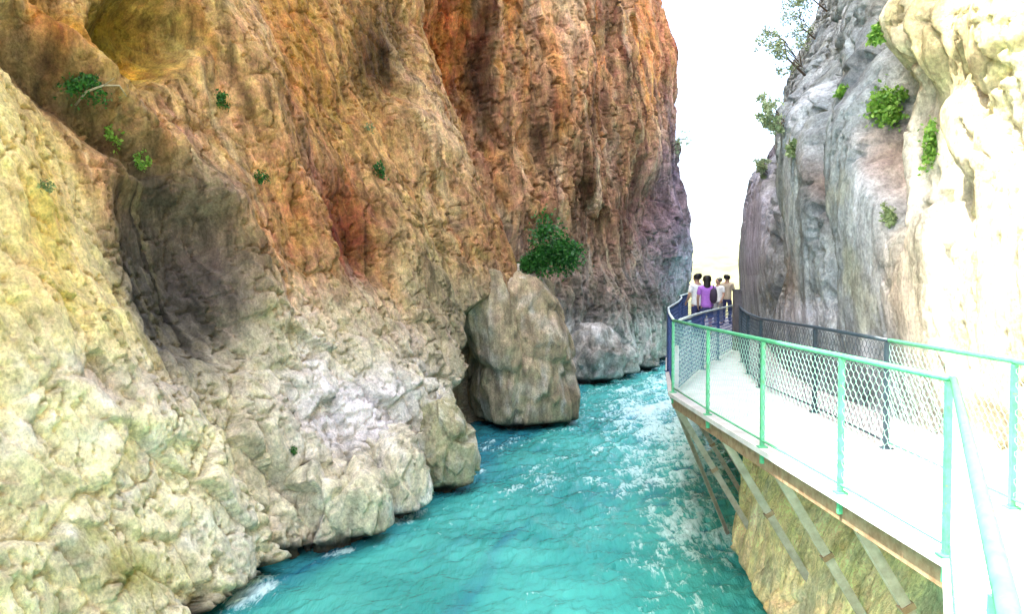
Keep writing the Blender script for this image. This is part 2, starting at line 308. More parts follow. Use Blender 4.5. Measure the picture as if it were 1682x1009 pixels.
# ------------------------------------------------------------------ cliffs
def tint(cols, mask, rgb, k=1.0):
    m = np.clip(mask * k, 0, 1)[..., None]; return cols * (1 - m) + lin(rgb) * m
ALB = .92                                               # picture tone to pigment
def punch(C, k=1.25, mid=.32, sat=1.0):
    C = np.clip(C, 0, None); Y = C @ np.array([.2126, .7152, .0722]); C = Y[..., None] + (C - Y[..., None]) * sat
    return C * ((Y / mid) ** (k - 1))[..., None]
LN = np.array([.912, -.409, .30]); LN /= np.linalg.norm(LN)
def left_face(y, z): return -4.15 + .448 * (y - 12.5) - .40 * (z + 3)
def make_left_cliff():
    ys = np.concatenate([np.linspace(-16, 5, 60)[:-1], 5 + 23.3 * np.power(np.linspace(0, 1, 680), 1.0)])
    zs = np.concatenate([np.linspace(-3.7, -2.2, 56)[:-1], np.linspace(-2.2, 11.0, 460), 11.0 + np.power(np.linspace(0, 1, 60)[1:], 1.6) * 33])
    Y, Z = np.meshgrid(ys, zs)
    lean = np.where(Z < 10, Z, 10 - (Z - 10) * .12)
    nr_ = sstep(8.5, 5.0, Y)
    X = (-4.15 + .448 * (Y - 12.5)) * (1 - nr_) + (-5.6 + .06 * Y) * nr_ - (.40 - .30 * nr_) * (lean + 3)  # out-of-frame near wall pulled in as a sun blocker
    # gorge assumed open behind the camera to admit sun: wall swings away, drops
    beh = np.clip(4.5 - Y, 0, None); X = X - .06 * beh ** 1.5
    end = np.clip(Y - 26.4, 0, None); X = X - 1.6 * end ** 1.7
    B = np.stack([X, Y, Z], -1)
    bx, by = project(B)
    front = sstep(2.5, 5.0, Y)
    # wander the lookup so that no feature has a clean outline
    wx = 46 * fbm(B * .55, 4, .5, 31); wy = 46 * fbm(B * .55, 4, .5, 37); qx, qy = bx + wx * .6, by + wy * .6
    D = np.zeros_like(X)
    # foreground buttress with its slanting right edge
    edge = np.interp(by, [-300, 70, 330, 560, 720, 930, 1200], [-170, 5, 140, 235, 325, 400, 430])
    e = edge + wx * .25 - bx
    D += front * (.42 * sstep(-30, 110, e) + .60 * sstep(40, 330, e))
    # ledge and gully running down from the upper left
    led = np.interp(bx, [0, 90, 180, 280, 400], [30, 110, 190, 280, 420])
    D += -.50 * np.exp(-((by + wy * .3 - led - 45) / 38.) ** 2) * sstep(430, 260, bx) * sstep(-60, 20, -e + 30)
    D += .42 * np.exp(-((by + wy * .4 - led + 20) / 34.) ** 2) * sstep(420, 240, bx)
    # dome hollow at the top, hanging hollow below the ledge
    D += -1.1 * blob(qx, qy, 232, 62, 80, 75, 0, 5) - .45 * blob(qx, qy, 70, 10, 60, 45)
    D += -.55 * blob(qx, qy, 268, 455, 66, 165, -18, 4) - .40 * blob(qx, qy, 345, 500, 45, 150, -12, 3)
    D += .45 * blob(qx, qy, 250, 300, 130, 26, 18) + .50 * blob(qx, qy, 400, 470, 40, 170, -14)
    # middle panel: ribs running down to the right
    D += .40 * blob(qx, qy, 470, 300, 40, 330, -24) + .34 * blob(qx, qy, 640, 330, 34, 330, -22) - .45 * blob(qx, qy, 560, 170, 55, 200, -20, 3)
    D += -.38 * blob(qx, qy, 575, 380, 42, 120, -18, 3) - .40 * blob(qx, qy, 640, 95, 40, 90, 0, 3) + .30 * blob(qx, qy, 390, 120, 38, 200, -12)
    D += .45 * blob(qx, qy, 735, 280, 24, 330, -25, 3) - .32 * blob(qx, qy, 690, 330, 24, 300, -22, 3) - .30 * blob(qx, qy, 610, 440, 14, 60, -30)
    # pale toe of the wall: blocks whose right ends stand proud, dark clefts between them
    nz = fbm(B * .9, 3, .5, 67); Ys = Y + .22 * nz + .10 * (Z + 2)
    saw = np.interp(Ys, [10.5, 12.5, 12.62, 13.1, 14.25, 14.38, 14.6, 16.1, 16.22, 16.5, 18.0, 18.2], [.25, .75, .05, .45, 1.05, .35, .62, 1.05, .42, .72, 1.15, .0])
    D += .45 * saw * sstep(.6, -1.1, Z + .5 * nz) + .2 * saw * sstep(2.2, .2, Z)
    for yc, dep in ((12.66, .7), (14.42, .65), (16.27, .55), (13.4, .3), (15.4, .3), (17.2, .25)):
        D -= dep * np.exp(-((Ys - yc) / .07) ** 2) * sstep(.0, -1.0, Z + .8 * nz)
    D += -.16 * blob(bx, by, 545, 735, 10, 8) - .16 * blob(bx, by, 520, 712, 9, 7) - .2 * blob(bx, by, 562, 720, 8, 12)
    # cave and the upright outcrop beyond it
    Yc = Y + .25 * nz
    D -= (2.2 + .5 * sstep(20, 25, Y)) * sstep(19.3, 19.8, Yc) * sstep(26.4, 24.6, Y) * sstep(.45, -.45, Z - np.interp(Yc, [19.4, 20.4, 21.4, 22.6, 24, 28], [-2.0, -1.1, -.2, .6, .8, .7]) + .35 * nz)
    D -= .5 * blob(qx, qy, 885, 420, 60, 30, 30, 3)
    # ---- relief
    lo = sstep(1.2, -1.2, Z)
    s = Y * 1.1; tf = Z * 1.08 - .15 * Y
    fl = np.stack([s * 1.0 + .25 * fbm(B * .5, 3, .5, 3), tf * .16, s * 0], -1)
    D += (1 - .75 * lo) * (.20 * fbm(fl * .9, 4, .55, 40, True) + .065 * fbm(fl * 3.6, 4, .6, 43, True))
    A_ = np.array([1, 1, .5]); D += .30 * fbm(B * .45, 4, .5, 50) + .06 * fbm(B * A_ * 1.7, 4, .55, 53) + .024 * fbm(B * A_ * 4.5, 5, .68, 57)
    W = B + .13 * np.stack([fbm(B * 1.2, 3, .5, 61), fbm(B * 1.2, 3, .5, 63), fbm(B * 1.2, 3, .5, 65)], -1)
    F1, F2, R, S = worley(W * np.array([.85, .85, .62]) + .15 * Z[..., None], 2)
    D += (.26 + .55 * lo) * (.24 * (R - .5) + .42 * S + .10 * sstep(.0, .10, F2 - F1) - .06)
    F1, F2, R, S = worley(W * np.array([2.3, 2.3, 1.6]), 5)
    D += (.18 + .6 * lo) * (.05 * (R - .5) + .15 * S + .02 * sstep(0, .08, F2 - F1))
    ck = np.abs(fbm(B * np.array([.8, .8, .45]), 4, .6, 71)); D -= .15 * sstep(.022, 0, ck); ck2 = np.abs(fbm(np.stack([s * 1.5, tf * .45, s * 0], -1), 4, .62, 73)); D -= .13 * sstep(.03, 0, ck2); ck3 = np.abs(fbm(np.stack([s * 3.2, tf * 1.1, s * 0 + 4], -1), 4, .62, 74)); D -= .035 * sstep(.035, 0, ck3)
    pit = fbm(B * 3.1, 3, .6, 75); D -= .10 * sstep(.42, .62, pit)
    # the river has undercut the foot
    und = -2.70 + .16 * fbm(np.stack([Y * 1.1, X * 0, X * 0], -1), 3, .5, 81)
    und = und - .06 - .27 * np.clip(D, -.2, 1.6); D -= 1.7 * sstep(und + .03, und - .07, Z)
    rim = 27 + 2.5 * fbm(np.stack([Y * .3, X * 0, X * 0], -1), 3, .5, 90)
    P = B + LN * D[..., None]
    # unseen rim shaped for the sunlight: low near the mouth, high over the frame
    top = np.interp(ys, [-16, -6, -1.5, 3.3, 4.6, 30], [1.5, 3.0, 4.0, 5.0, 44, 44])[None]
    k = np.clip((Z - top) / 8.0, 0, None); P[..., 2] = np.minimum(P[..., 2], top + .25 * np.sin(P[..., 1] * 3) + k * .4); P[..., 0] -= 4.0 * k
    # ---- pigment
    C = np.zeros(B.shape) + lin((192, 156, 112))
    n1 = fbm(B * .8, 5, .6, 101); n2 = fbm(fl * np.array([2.2, 1, 1]), 4, .6, 105); n3 = fbm(B * 2.4, 4, .6, 109)
    C = tint(C, sstep(.0, .5, n2), (200, 142, 84), .75); C = tint(C, sstep(.05, .5, -n2), (134, 96, 64), .7)
    C = tint(C, sstep(.05, .5, n1), (186, 164, 122), .6); C = tint(C, sstep(.15, .5, n3), (140, 116, 60), .5)
    C = tint(C, sstep(.12, .45, fbm(fl * np.array([3.5, 1.6, 1]), 4, .6, 111)), (206, 182, 142), .7); C = tint(C, sstep(.15, .45, fbm(fl * np.array([2.8, 1.3, 1]), 4, .6, 113)), (98, 74, 50), .75); C = tint(C, sstep(.2, .5, fbm(B * .6, 4, .6, 115)), (158, 122, 112), .6)
    C = tint(C, blob(qx, qy, 560, 120, 150, 170, 0, 3), (168, 124, 62), .6); C = tint(C, blob(qx, qy, 470, 60, 70, 170, -12, 3), (186, 128, 58), .6)
    C = tint(C, blob(qx, qy, 625, 85, 48, 90, 0, 3), (74, 52, 26), .8); C = tint(C, blob(qx, qy, 415, 80, 25, 110, -10), (196, 172, 132), .7)
    C = tint(C, blob(qx, qy, 570, 380, 55, 115, -16, 3), (140, 66, 34), .95); C = tint(C, blob(qx, qy, 500, 260, 30, 120, -26), (146, 108, 92), .7)
    C = tint(C, blob(qx, qy, 470, 380, 50, 140, -20), (190, 124, 72), .65); C = tint(C, blob(qx, qy, 640, 250, 25, 150, -22), (206, 160, 100), .7)
    C = tint(C, blob(qx, qy, 700, 440, 60, 130, -10), (166, 146, 98), .7); C = tint(C, blob(qx, qy, 715, 240, 16, 210, -24, 3), (200, 172, 136), .7)
    C = tint(C, blob(qx, qy, 790, 380, 40, 130, -20, 3), (166, 120, 76), .7)
    # pale foot
    ft = sstep(430, 640, by + 90 * n1 + .18 * (700 - bx)); C = tint(C, ft, (208, 200, 176), .9)
    C = tint(C, ft * sstep(.1, .5, n3), (184, 174, 122), .65); C = tint(C, ft * sstep(.0, .45, -n1), (220, 216, 210), .85)
    C = tint(C, blob(qx, qy, 540, 690, 120, 75, 20, 3), (232, 226, 232), .9); C = tint(C, blob(qx, qy, 710, 660, 22, 80, -30), (228, 222, 220), .8)
    C = tint(C, blob(qx, qy, 440, 760, 60, 90), (200, 194, 186), .5)
    C = tint(C, blob(qx, qy, 560, 820, 60, 70, 0, 3), (176, 170, 138), .6); C = tint(C, blob(qx, qy, 725, 770, 34, 60, 0, 3), (120, 120, 84), .5)
    # foreground buttress
    a = sstep(-15, 30, e) * front
    C = tint(C, a, (214, 200, 150), .92); C = tint(C, a * sstep(.05, .45, n3), (182, 170, 96), .65); C = tint(C, a * sstep(.0, .45, n1), (206, 192, 158), .7)
    C = tint(C, a * blob(qx, qy, 25, 400, 70, 170), (218, 186, 100), .6); C = tint(C, a * sstep(540, 700, by + 80 * n1), (224, 216, 188), .88); C = tint(C, a * sstep(520, 680, by) * sstep(.05, .4, fbm(B * 1.4, 4, .6, 117)), (226, 220, 210), .8)
    C = tint(C, a * blob(qx, qy, 150, 655, 190, 42, 4, 3), (196, 184, 172), .8); C = tint(C, a * sstep(.1, .45, n3) * sstep(640, 800, by), (186, 180, 120), .55)
    C = tint(C, a * blob(qx, qy, 110, 960, 110, 50), (150, 146, 62), .7); C = tint(C, a * blob(qx, qy, 350, 900, 90, 70), (200, 196, 190), .7)
    C = tint(C, a * blob(qx, qy, 60, 180, 70, 90, 30), (206, 174, 120), .6)
    # gully, hollows, dome
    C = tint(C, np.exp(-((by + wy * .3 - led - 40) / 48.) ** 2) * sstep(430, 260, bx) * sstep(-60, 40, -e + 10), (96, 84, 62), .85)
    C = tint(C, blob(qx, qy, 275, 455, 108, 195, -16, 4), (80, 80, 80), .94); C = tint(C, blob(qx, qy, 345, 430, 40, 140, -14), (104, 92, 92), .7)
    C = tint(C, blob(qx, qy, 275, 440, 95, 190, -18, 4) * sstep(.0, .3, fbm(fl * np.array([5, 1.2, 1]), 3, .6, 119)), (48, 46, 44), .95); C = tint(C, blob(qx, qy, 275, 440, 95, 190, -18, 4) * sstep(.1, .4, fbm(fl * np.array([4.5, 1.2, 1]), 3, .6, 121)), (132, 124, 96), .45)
    C = tint(C, blob(qx, qy, 225, 62, 110, 95, 0, 4), (150, 128, 44), .8); C = tint(C, blob(qx, qy, 200, 45, 60, 55, 0, 3), (96, 92, 28), .8)
    C = tint(C, blob(qx, qy, 80, 40, 70, 40, 30, 3), (198, 142, 60), .8); C = tint(C, blob(qx, qy, 255, 105, 38, 26), (214, 162, 62), .8)
    C = tint(C, blob(qx, qy, 330, 330, 60, 90, 30), (140, 126, 108), .5)
    # outcrop
    C = tint(C, sstep(18.6, 21.5, Y + .6 * n1) * sstep(2.4, .4, Z + .25 * (Y - 24) + 1.2 * n1), (160, 148, 120), .85); C = tint(C, blob(qx, qy, 850, 500, 40, 60, -20), (170, 136, 98), .6)
    C = tint(C, blob(qx, qy, 880, 560, 40, 70, -10) * sstep(-.1, .4, n1), (150, 142, 134), .8); C = tint(C, blob(qx, qy, 840, 680, 50, 60) * sstep(-.1, .3, n3), (120, 122, 58), .8)
    wet_dark = sstep(und + .16, und - .02, Z + .06 * n3); C = C * (1 - .85 * wet_dark[..., None])  # undercut foot darkened in the pigment: wet rock and the gap's shade
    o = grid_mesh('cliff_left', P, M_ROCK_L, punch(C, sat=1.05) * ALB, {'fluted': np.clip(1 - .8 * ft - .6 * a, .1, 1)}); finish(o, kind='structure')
    return o
CLIFF_LEFT = make_left_cliff()

def make_far_cliff():
    plan = np.array([(-9, 24), (-6.5, 28), (-3.0, 32), (.6, 34.5), (3.0, 36.2), (5.6, 38.8), (7.4, 42), (9.0, 45.2), (10.0, 47.2), (10.1, 49), (8.0, 53), (2, 60), (-10, 70)], float)
    L = np.concatenate([[0], np.cumsum(np.linalg.norm(np.diff(plan, axis=0), axis=1))])
    u = np.concatenate([np.linspace(0, L[2], 60)[:-1], np.linspace(L[2], L[9], 440)[:-1], np.linspace(L[9], L[-1], 60)])
    xy = smooth_interp(u, L, plan)
    zs = np.concatenate([np.linspace(-3.7, 19.5, 500), 19.5 + np.linspace(0, 1, 50)[1:] ** 1.6 * 27])  # unseen top raised to keep stray sun off this wall
    tx = np.gradient(xy, axis=0); tx /= np.linalg.norm(tx, axis=1, keepdims=True); nx = np.stack([tx[:, 1], -tx[:, 0]], 1)
    Z = np.repeat(zs[:, None], len(u), 1); B = np.empty(Z.shape + (3,))
    lean = -.09 * (Z + 3) + .0 * Z
    B[..., 0] = xy[None, :, 0] + nx[None, :, 0] * lean; B[..., 1] = xy[None, :, 1] + nx[None, :, 1] * lean; B[..., 2] = Z
    N = np.zeros_like(B); N[..., :2] = nx[None]
    bx, by = project(B); wx = 40 * fbm(B * .22, 4, .5, 131); wy = 40 * fbm(B * .22, 4, .5, 137); qx, qy = bx + wx * .6, by + wy * .6
    D = np.zeros_like(Z)
    D += -1.6 * blob(qx, qy, 760, 130, 70, 170, -8, 3) + .9 * blob(qx, qy, 930, 160, 50, 190, -3) + .7 * blob(qx, qy, 1060, 160, 46, 170, 0, 3)
    D += -.8 * blob(qx, qy, 985, 130, 22, 170, 0, 3) + .9 * blob(qx, qy, 880, 330, 60, 60) - .6 * blob(qx, qy, 960, 190, 26, 60)
    D += 1.0 * blob(qx, qy, 1085, 420, 34, 140, 8, 3) - .7 * blob(qx, qy, 1040, 380, 20, 120, -10, 3) + .6 * blob(qx, qy, 1000, 520, 40, 90, -24, 3)
    D += .8 * blob(qx, qy, 985, 590, 34, 40, 0, 3) - .5 * blob(qx, qy, 1030, 575, 12, 40) - .5 * blob(qx, qy, 955, 560, 16, 60)
    s = u[None].repeat(len(zs), 0); fl = np.stack([s + .5 * fbm(B * .25, 3, .5, 133), Z * .13, s * 0], -1)
    up = sstep(-1, 3, Z)
    D += (.35 + .65 * up) * (.50 * fbm(fl * .42, 4, .55, 140, True) + .16 * fbm(fl * 1.9, 3, .6, 143, True))
    D += .55 * fbm(B * .2, 4, .5, 150) + .2 * fbm(B * np.array([1, 1, .5]) * .8, 4, .55, 153) + .06 * fbm(B * np.array([1, 1, .5]) * 2.4, 4, .6, 157) + .05 * fbm(B * np.array([1, 1, .5]) * 4, 4, .68, 160)
    W = B + .2 * np.stack([fbm(B * .7, 3, .5, 161), fbm(B * .7, 3, .5, 163), fbm(B * .7, 3, .5, 165)], -1)
    F1, F2, R, S = worley(W * np.array([.8, .8, .2]), 7); D += .20 * (R - .5) + .40 * S + .08 * sstep(0, .12, F2 - F1)
    ck = np.abs(fbm(np.stack([s * .7, Z * .22, s * 0], -1), 4, .62, 173)); D -= .35 * sstep(.035, 0, ck); ck = np.abs(fbm(np.stack([s * 1.5, Z * .6, s * 0 + 4], -1), 4, .62, 174)); D -= .16 * sstep(.035, 0, ck); D += .10 * fbm(B * np.array([1, 1, .6]) * 2.0, 5, .65, 177, True)
    pit = fbm(B * np.array([1.3, 1.3, .7]), 3, .6, 175); D -= .3 * sstep(.3, .6, pit)
    und = -2.55 + .2 * fbm(np.stack([s * .6, s * 0, s * 0], -1), 3, .5, 181); D -= 1.1 * sstep(und + .06, und - .12, Z)
    P = B + N * D[..., None]
    C = np.zeros(B.shape) + lin((190, 146, 106)); n1 = fbm(B * .3, 5, .6, 201); n2 = fbm(fl * np.array([1.0, 1, 1]), 4, .6, 205); n3 = fbm(B * 1.0, 4, .6, 209)
    C = tint(C, sstep(.0, .45, n2), (192, 134, 74), .8); C = tint(C, sstep(.0, .45, -n2), (112, 76, 48), .85); C = tint(C, sstep(.1, .5, n3), (190, 158, 118), .6)
    C = tint(C, sstep(.1, .45, fbm(fl * np.array([1.6, 1.8, 1]), 4, .6, 211)), (212, 184, 150), .7); C = tint(C, sstep(.15, .45, fbm(fl * np.array([1.3, 1.3, 1]), 4, .6, 213)), (92, 62, 46), .8)
    t = sstep(330, 60, qy); C = tint(C, t * sstep(-.1, .4, n2), (222, 148, 80), .85); C = tint(C, t * sstep(.0, .4, -n2), (126, 76, 46), .8)
    C = tint(C, blob(qx, qy, 740, 60, 50, 110, -6, 3), (200, 116, 48), .8); C = tint(C, blob(qx, qy, 800, 110, 22, 120, -4) , (84, 44, 22), .8)
    C = tint(C, blob(qx, qy, 930, 60, 36, 110), (206, 172, 140), .6); C = tint(C, blob(qx, qy, 1070, 60, 34, 100), (216, 142, 96), .7); C = tint(C, blob(qx, qy, 965, 170, 30, 50), (92, 56, 44), .7)
    g = sstep(330, 520, qy + 60 * n1); C = tint(C, g, (158, 148, 140), .85); C = tint(C, g * sstep(.0, .4, n3), (122, 112, 98), .7); C = tint(C, g * sstep(.1, .5, -n3), (188, 184, 180), .7)
    C = tint(C, blob(qx, qy, 1085, 330, 46, 210, 4, 3), (134, 124, 148), .75); C = tint(C, blob(qx, qy, 1112, 60, 14, 120), (92, 78, 92), .7)
    C = tint(C, blob(qx, qy, 1030, 340, 40, 50), (128, 84, 84), .6); C = tint(C, blob(qx, qy, 1085, 430, 16, 90, 12), (184, 180, 200), .8)
    C = tint(C, blob(qx, qy, 1050, 500, 50, 40), (104, 98, 84), .6); C = tint(C, sstep(500, 560, qy), (214, 214, 206), .8)
    wet_dark = sstep(-2.3, -2.75, Z + .2 * n3); C = C * (1 - .6 * wet_dark[..., None])
    return finish(grid_mesh('cliff_far', P, M_ROCK_FAR, punch(C, sat=1.0) * ALB, {'fluted': np.clip(1 - .5 * g, .1, 1)}), kind='structure')
CLIFF_FAR = make_far_cliff()

def make_right_cliff():
    cy = np.array([-14, -6, 1.5, 4, 6, 8, 10, 11.8, 13.4, 15, 17, 19, 21, 23, 25, 27, 29.5, 32.5, 36, 44.])
    # x of the wall at each height (rows) for each depth (columns)
    H = np.array([-3.8, -2.2, -1.0, -.35, -.1, .6, 1.8, 3.2, 5.5, 9, 14, 24])
    deck = np.array([4.6, 4.5, 4.35, 4.35, 4.4, 4.45, 4.5, 4.55, 4.75, 5.1, 5.6, 6.05, 6.45, 6.85, 7.3, 7.9, 8.9, 10.6, 13.5, 21])
    foot = np.array([1.5, 1.2, 1.1, 1.8, 2.4, 2.75, 3.0, 3.2, 3.75, 4.9, 5.6, 6.0, 6.4, 6.8, 7.2, 7.8, 8.9, 10.6, 13.5, 21])
    T = []
    for h in H:
        if h < -.2:
            k = (h + 3.8) / 3.5; r = foot * (1 - k) + np.minimum(deck - .55, foot + 1.2) * k
            if h > -.5: r = np.minimum(deck - .35, foot + 1.25)
        else:
            r = deck + np.interp(h, [-.1, .6, 1.8, 3.2, 5.5, 9, 14, 24], [0, .05, .0, .30, 1.15, 2.3, 3.9, 6.4]) * np.interp(cy, [4, 12, 20, 40], [.55, .85, 1, 1])
            r = r + np.interp(h, [1.8, 3.0, 5.0, 8, 14], [0, .1, -.5, -.6, 0]) * np.interp(cy, [1.5, 5, 8, 10.5], [1, 1, .8, 0])
        T.append(r)
    T = np.array(T)
    ys = np.concatenate([np.linspace(-14, 3.6, 70)[:-1], 3.6 * np.power(30 / 3.6, np.linspace(0, 1, 540))[:-1], np.linspace(30, 44, 60)])
    zs = np.concatenate([np.linspace(-3.8, -.3, 90)[:-1], np.linspace(-.3, 11, 400)[:-1], 11 + np.linspace(0, 1, 60) ** 1.5 * 13])
    Tz = smooth_interp(zs, H, T); X = smooth_interp(ys, cy, Tz.T).T
    Y, Z = np.meshgrid(ys, zs); B = np.stack([X, Y, Z], -1)
    N = -grid_normals(B); N = np.where((N[..., :1] > 0), -N, N)
    bx, by = project(B); wx = 46 * fbm(B * .6, 4, .5, 231); wy = 46 * fbm(B * .6, 4, .5, 237); qx, qy = bx + wx * .5, by + wy * .5
    D = np.zeros_like(X); up = sstep(-.1, .9, Z); near = sstep(2.5, 4.5, Y)
    # upright ribs and flutes of the grey wall
    F = up * near
    D += F * (.60 * blob(qx, qy, 1262, 400, 24, 120, 12, 3) + .55 * blob(qx, qy, 1335, 250, 36, 200, 6, 3) - .55 * blob(qx, qy, 1300, 330, 14, 170, 12, 3))
    D += F * (.45 * blob(qx, qy, 1420, 330, 40, 260, 4, 3) - .50 * blob(qx, qy, 1378, 330, 13, 210, 5, 3) + .30 * blob(qx, qy, 1230, 440, 14, 80, 10))
    D += F * (-.55 * blob(qx, qy, 1487, 230, 24, 230, 0, 3) + .35 * blob(qx, qy, 1520, 470, 50, 120, 0, 3) - .25 * blob(qx, qy, 1290, 470, 20, 50))
    # overhanging lobes at the upper right
    D += F * (.42 * blob(qx, qy, 1570, 50, 75, 85, -20, 3) + .40 * blob(qx, qy, 1620, 220, 36, 80, 0, 3) + .40 * blob(qx, qy, 1680, 60, 50, 120, 0, 3) - .30 * blob(qx, qy, 1590, 330, 40, 80))
    s = Y * 1.05; fl = np.stack([s + .3 * fbm(B * .5, 3, .5, 233), Z * .15, s * 0], -1)
    D += up * (.20 * fbm(fl * .8, 4, .55, 240, True) + .06 * fbm(fl * 3.6, 3, .6, 243, True))
    A_ = np.array([1, 1, .5]); D += .26 * fbm(B * .5, 4, .5, 250) + .09 * fbm(B * A_ * 1.6, 4, .55, 253) + .05 * fbm(B * A_ * 4.5, 5, .68, 257)
    W = B + .13 * np.stack([fbm(B * 1.2, 3, .5, 261), fbm(B * 1.2, 3, .5, 263), fbm(B * 1.2, 3, .5, 265)], -1)
    F1, F2, R, S = worley(W * np.array([1.5, 1.5, .4]), 9); fn = np.interp(Y, [8, 12], [.25, 1.0]); D += fn * (.07 * (R - .5) + .20 * S + .03 * sstep(0, .1, F2 - F1))
    ck = np.abs(fbm(np.stack([s * .9, Z * .25, s * 0], -1), 4, .62, 271)); D -= .2 * sstep(.035, 0, ck); ck = np.abs(fbm(np.stack([s * 2.4, Z * .8, s * 0 + 4], -1), 4, .62, 272)); D -= .08 * sstep(.035, 0, ck)
    D *= np.where(Z < -.3, .55, 1.0)
    # keep the wall clear of the walkway
    lim = np.interp(Z, [-1.6, -.5, 0, 1.8, 3.0, 4.5, 7], [1.2, .12, .08, .12, .40, .85, 2]); D = np.where(D > lim - .2, lim - .2 * np.exp(-(D - lim + .2) / .2), D)
    D -= .35 * sstep(-2.62, -2.8, Z)
    P = B + N * D[..., None]
    C = np.zeros(B.shape) + lin((148, 158, 160)); n1 = fbm(B * .8, 5, .6, 301); n2 = fbm(fl * np.array([2, 1, 1]), 4, .6, 305); n3 = fbm(B * 2.3, 4, .6, 309)
    C = tint(C, sstep(.0, .45, n2), (180, 186, 192), .7); C = tint(C, sstep(.0, .45, -n2), (112, 118, 122), .75); C = tint(C, sstep(.1, .5, n1), (158, 162, 140), .7)
    C = tint(C, sstep(.2, .5, n3), (136, 138, 128), .5)
    C = tint(C, blob(qx, qy, 1262, 380, 22, 110, 14, 3), (178, 174, 196), .8); C = tint(C, blob(qx, qy, 1272, 230, 26, 90, 10, 3), (122, 110, 130), .8)
    C = tint(C, blob(qx, qy, 1296, 470, 24, 70, 0, 2), (146, 112, 78), .55); C = tint(C, blob(qx, qy, 1320, 520, 50, 24), (196, 196, 206), .7); C = tint(C, blob(qx, qy, 1370, 310, 12, 60), (126, 100, 88), .7)
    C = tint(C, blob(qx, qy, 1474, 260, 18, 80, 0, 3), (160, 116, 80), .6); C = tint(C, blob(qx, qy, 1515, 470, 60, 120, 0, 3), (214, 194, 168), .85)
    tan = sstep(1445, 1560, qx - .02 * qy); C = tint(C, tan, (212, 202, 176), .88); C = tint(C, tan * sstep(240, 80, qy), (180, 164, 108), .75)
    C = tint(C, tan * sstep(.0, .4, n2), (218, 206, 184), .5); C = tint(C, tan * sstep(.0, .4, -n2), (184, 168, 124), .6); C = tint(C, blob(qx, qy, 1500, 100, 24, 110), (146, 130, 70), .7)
    dn = sstep(-.1, -.4, Z); C = tint(C, dn, (238, 216, 156), .95); C = tint(C, dn * sstep(.1, .5, n3), (214, 190, 112), .6); C = tint(C, dn * sstep(.0, .45, n1), (240, 230, 192), .7)
    C = tint(C, dn * blob(qx, qy, 1205, 800, 14, 70, 0, 3), (134, 92, 40), .85); C = tint(C, dn * sstep(860, 960, qy) * sstep(.0, .3, -n1), (184, 180, 150), .7)
    wet_dark = sstep(-2.5, -2.8, Z + .1 * n3); C = C * (1 - .6 * wet_dark[..., None])
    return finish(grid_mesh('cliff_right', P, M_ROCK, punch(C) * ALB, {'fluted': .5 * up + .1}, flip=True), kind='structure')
CLIFF_RIGHT = make_right_cliff()

def make_hill():
    x = np.linspace(-60, 160, 160); y = np.linspace(75, 190, 110); X, Y = np.meshgrid(x, y)
    Q = np.stack([X, Y, X * 0], -1)
    Z = -4.5 + 13 * sstep(80, 150, Y) + 3 * fbm(Q * .03, 4) + .9 * fbm(Q * .3, 3) + .05 * np.abs(X - 20)
    return finish(grid_mesh('hill', np.stack([X, Y, Z], -1), plain_material('dry_scrub_slope', (.10, .105, .04), .95, .2, .4, color2=(.17, .165, .075))), kind='structure')
make_hill()

# ------------------------------------------------------------------ walkway
WY = np.array([-14, -6, 1.5, 4, 6, 8, 10, 11.8, 13.4, 15, 17, 19, 21, 23, 25, 27, 29.5, 32.5, 36])
WX = np.array([4.6, 4.5, 4.35, 4.35, 4.4, 4.45, 4.5, 4.55, 4.75, 5.1, 5.6, 6.05, 6.45, 6.85, 7.3, 7.9, 8.9, 10.6, 13.5])
def dz(y): return float(np.interp(y, [18, 20.5], [0, .12]))            # the far end of the deck rises a little
OUT = [(.46, -3.5), (.14, 0), (.88, 1.39), (2.61, 4.66), (2.5, 7.3), (2.42, 9.6), (2.37, 11.7), (2.85, 14.4), (3.4, 17.2), (4.1, 19.5), (4.7, 22), (5.3, 25), (6.4, 29), (8.5, 33.5)]
def resample(poly, step):
    P = [Vector(p) for p in poly]; out = []
    for a, b in zip(P[:-1], P[1:]):
        n = max(1, int(round((b - a).length / step)))
        out += [a + (b - a) * (k / n) for k in range(n)]
    return out + [P[-1]]
walk = empty('walkway', (2.6, 8, 0), label='white concrete walkway on steel struts bolted along the right rock wall', cat='walkway')
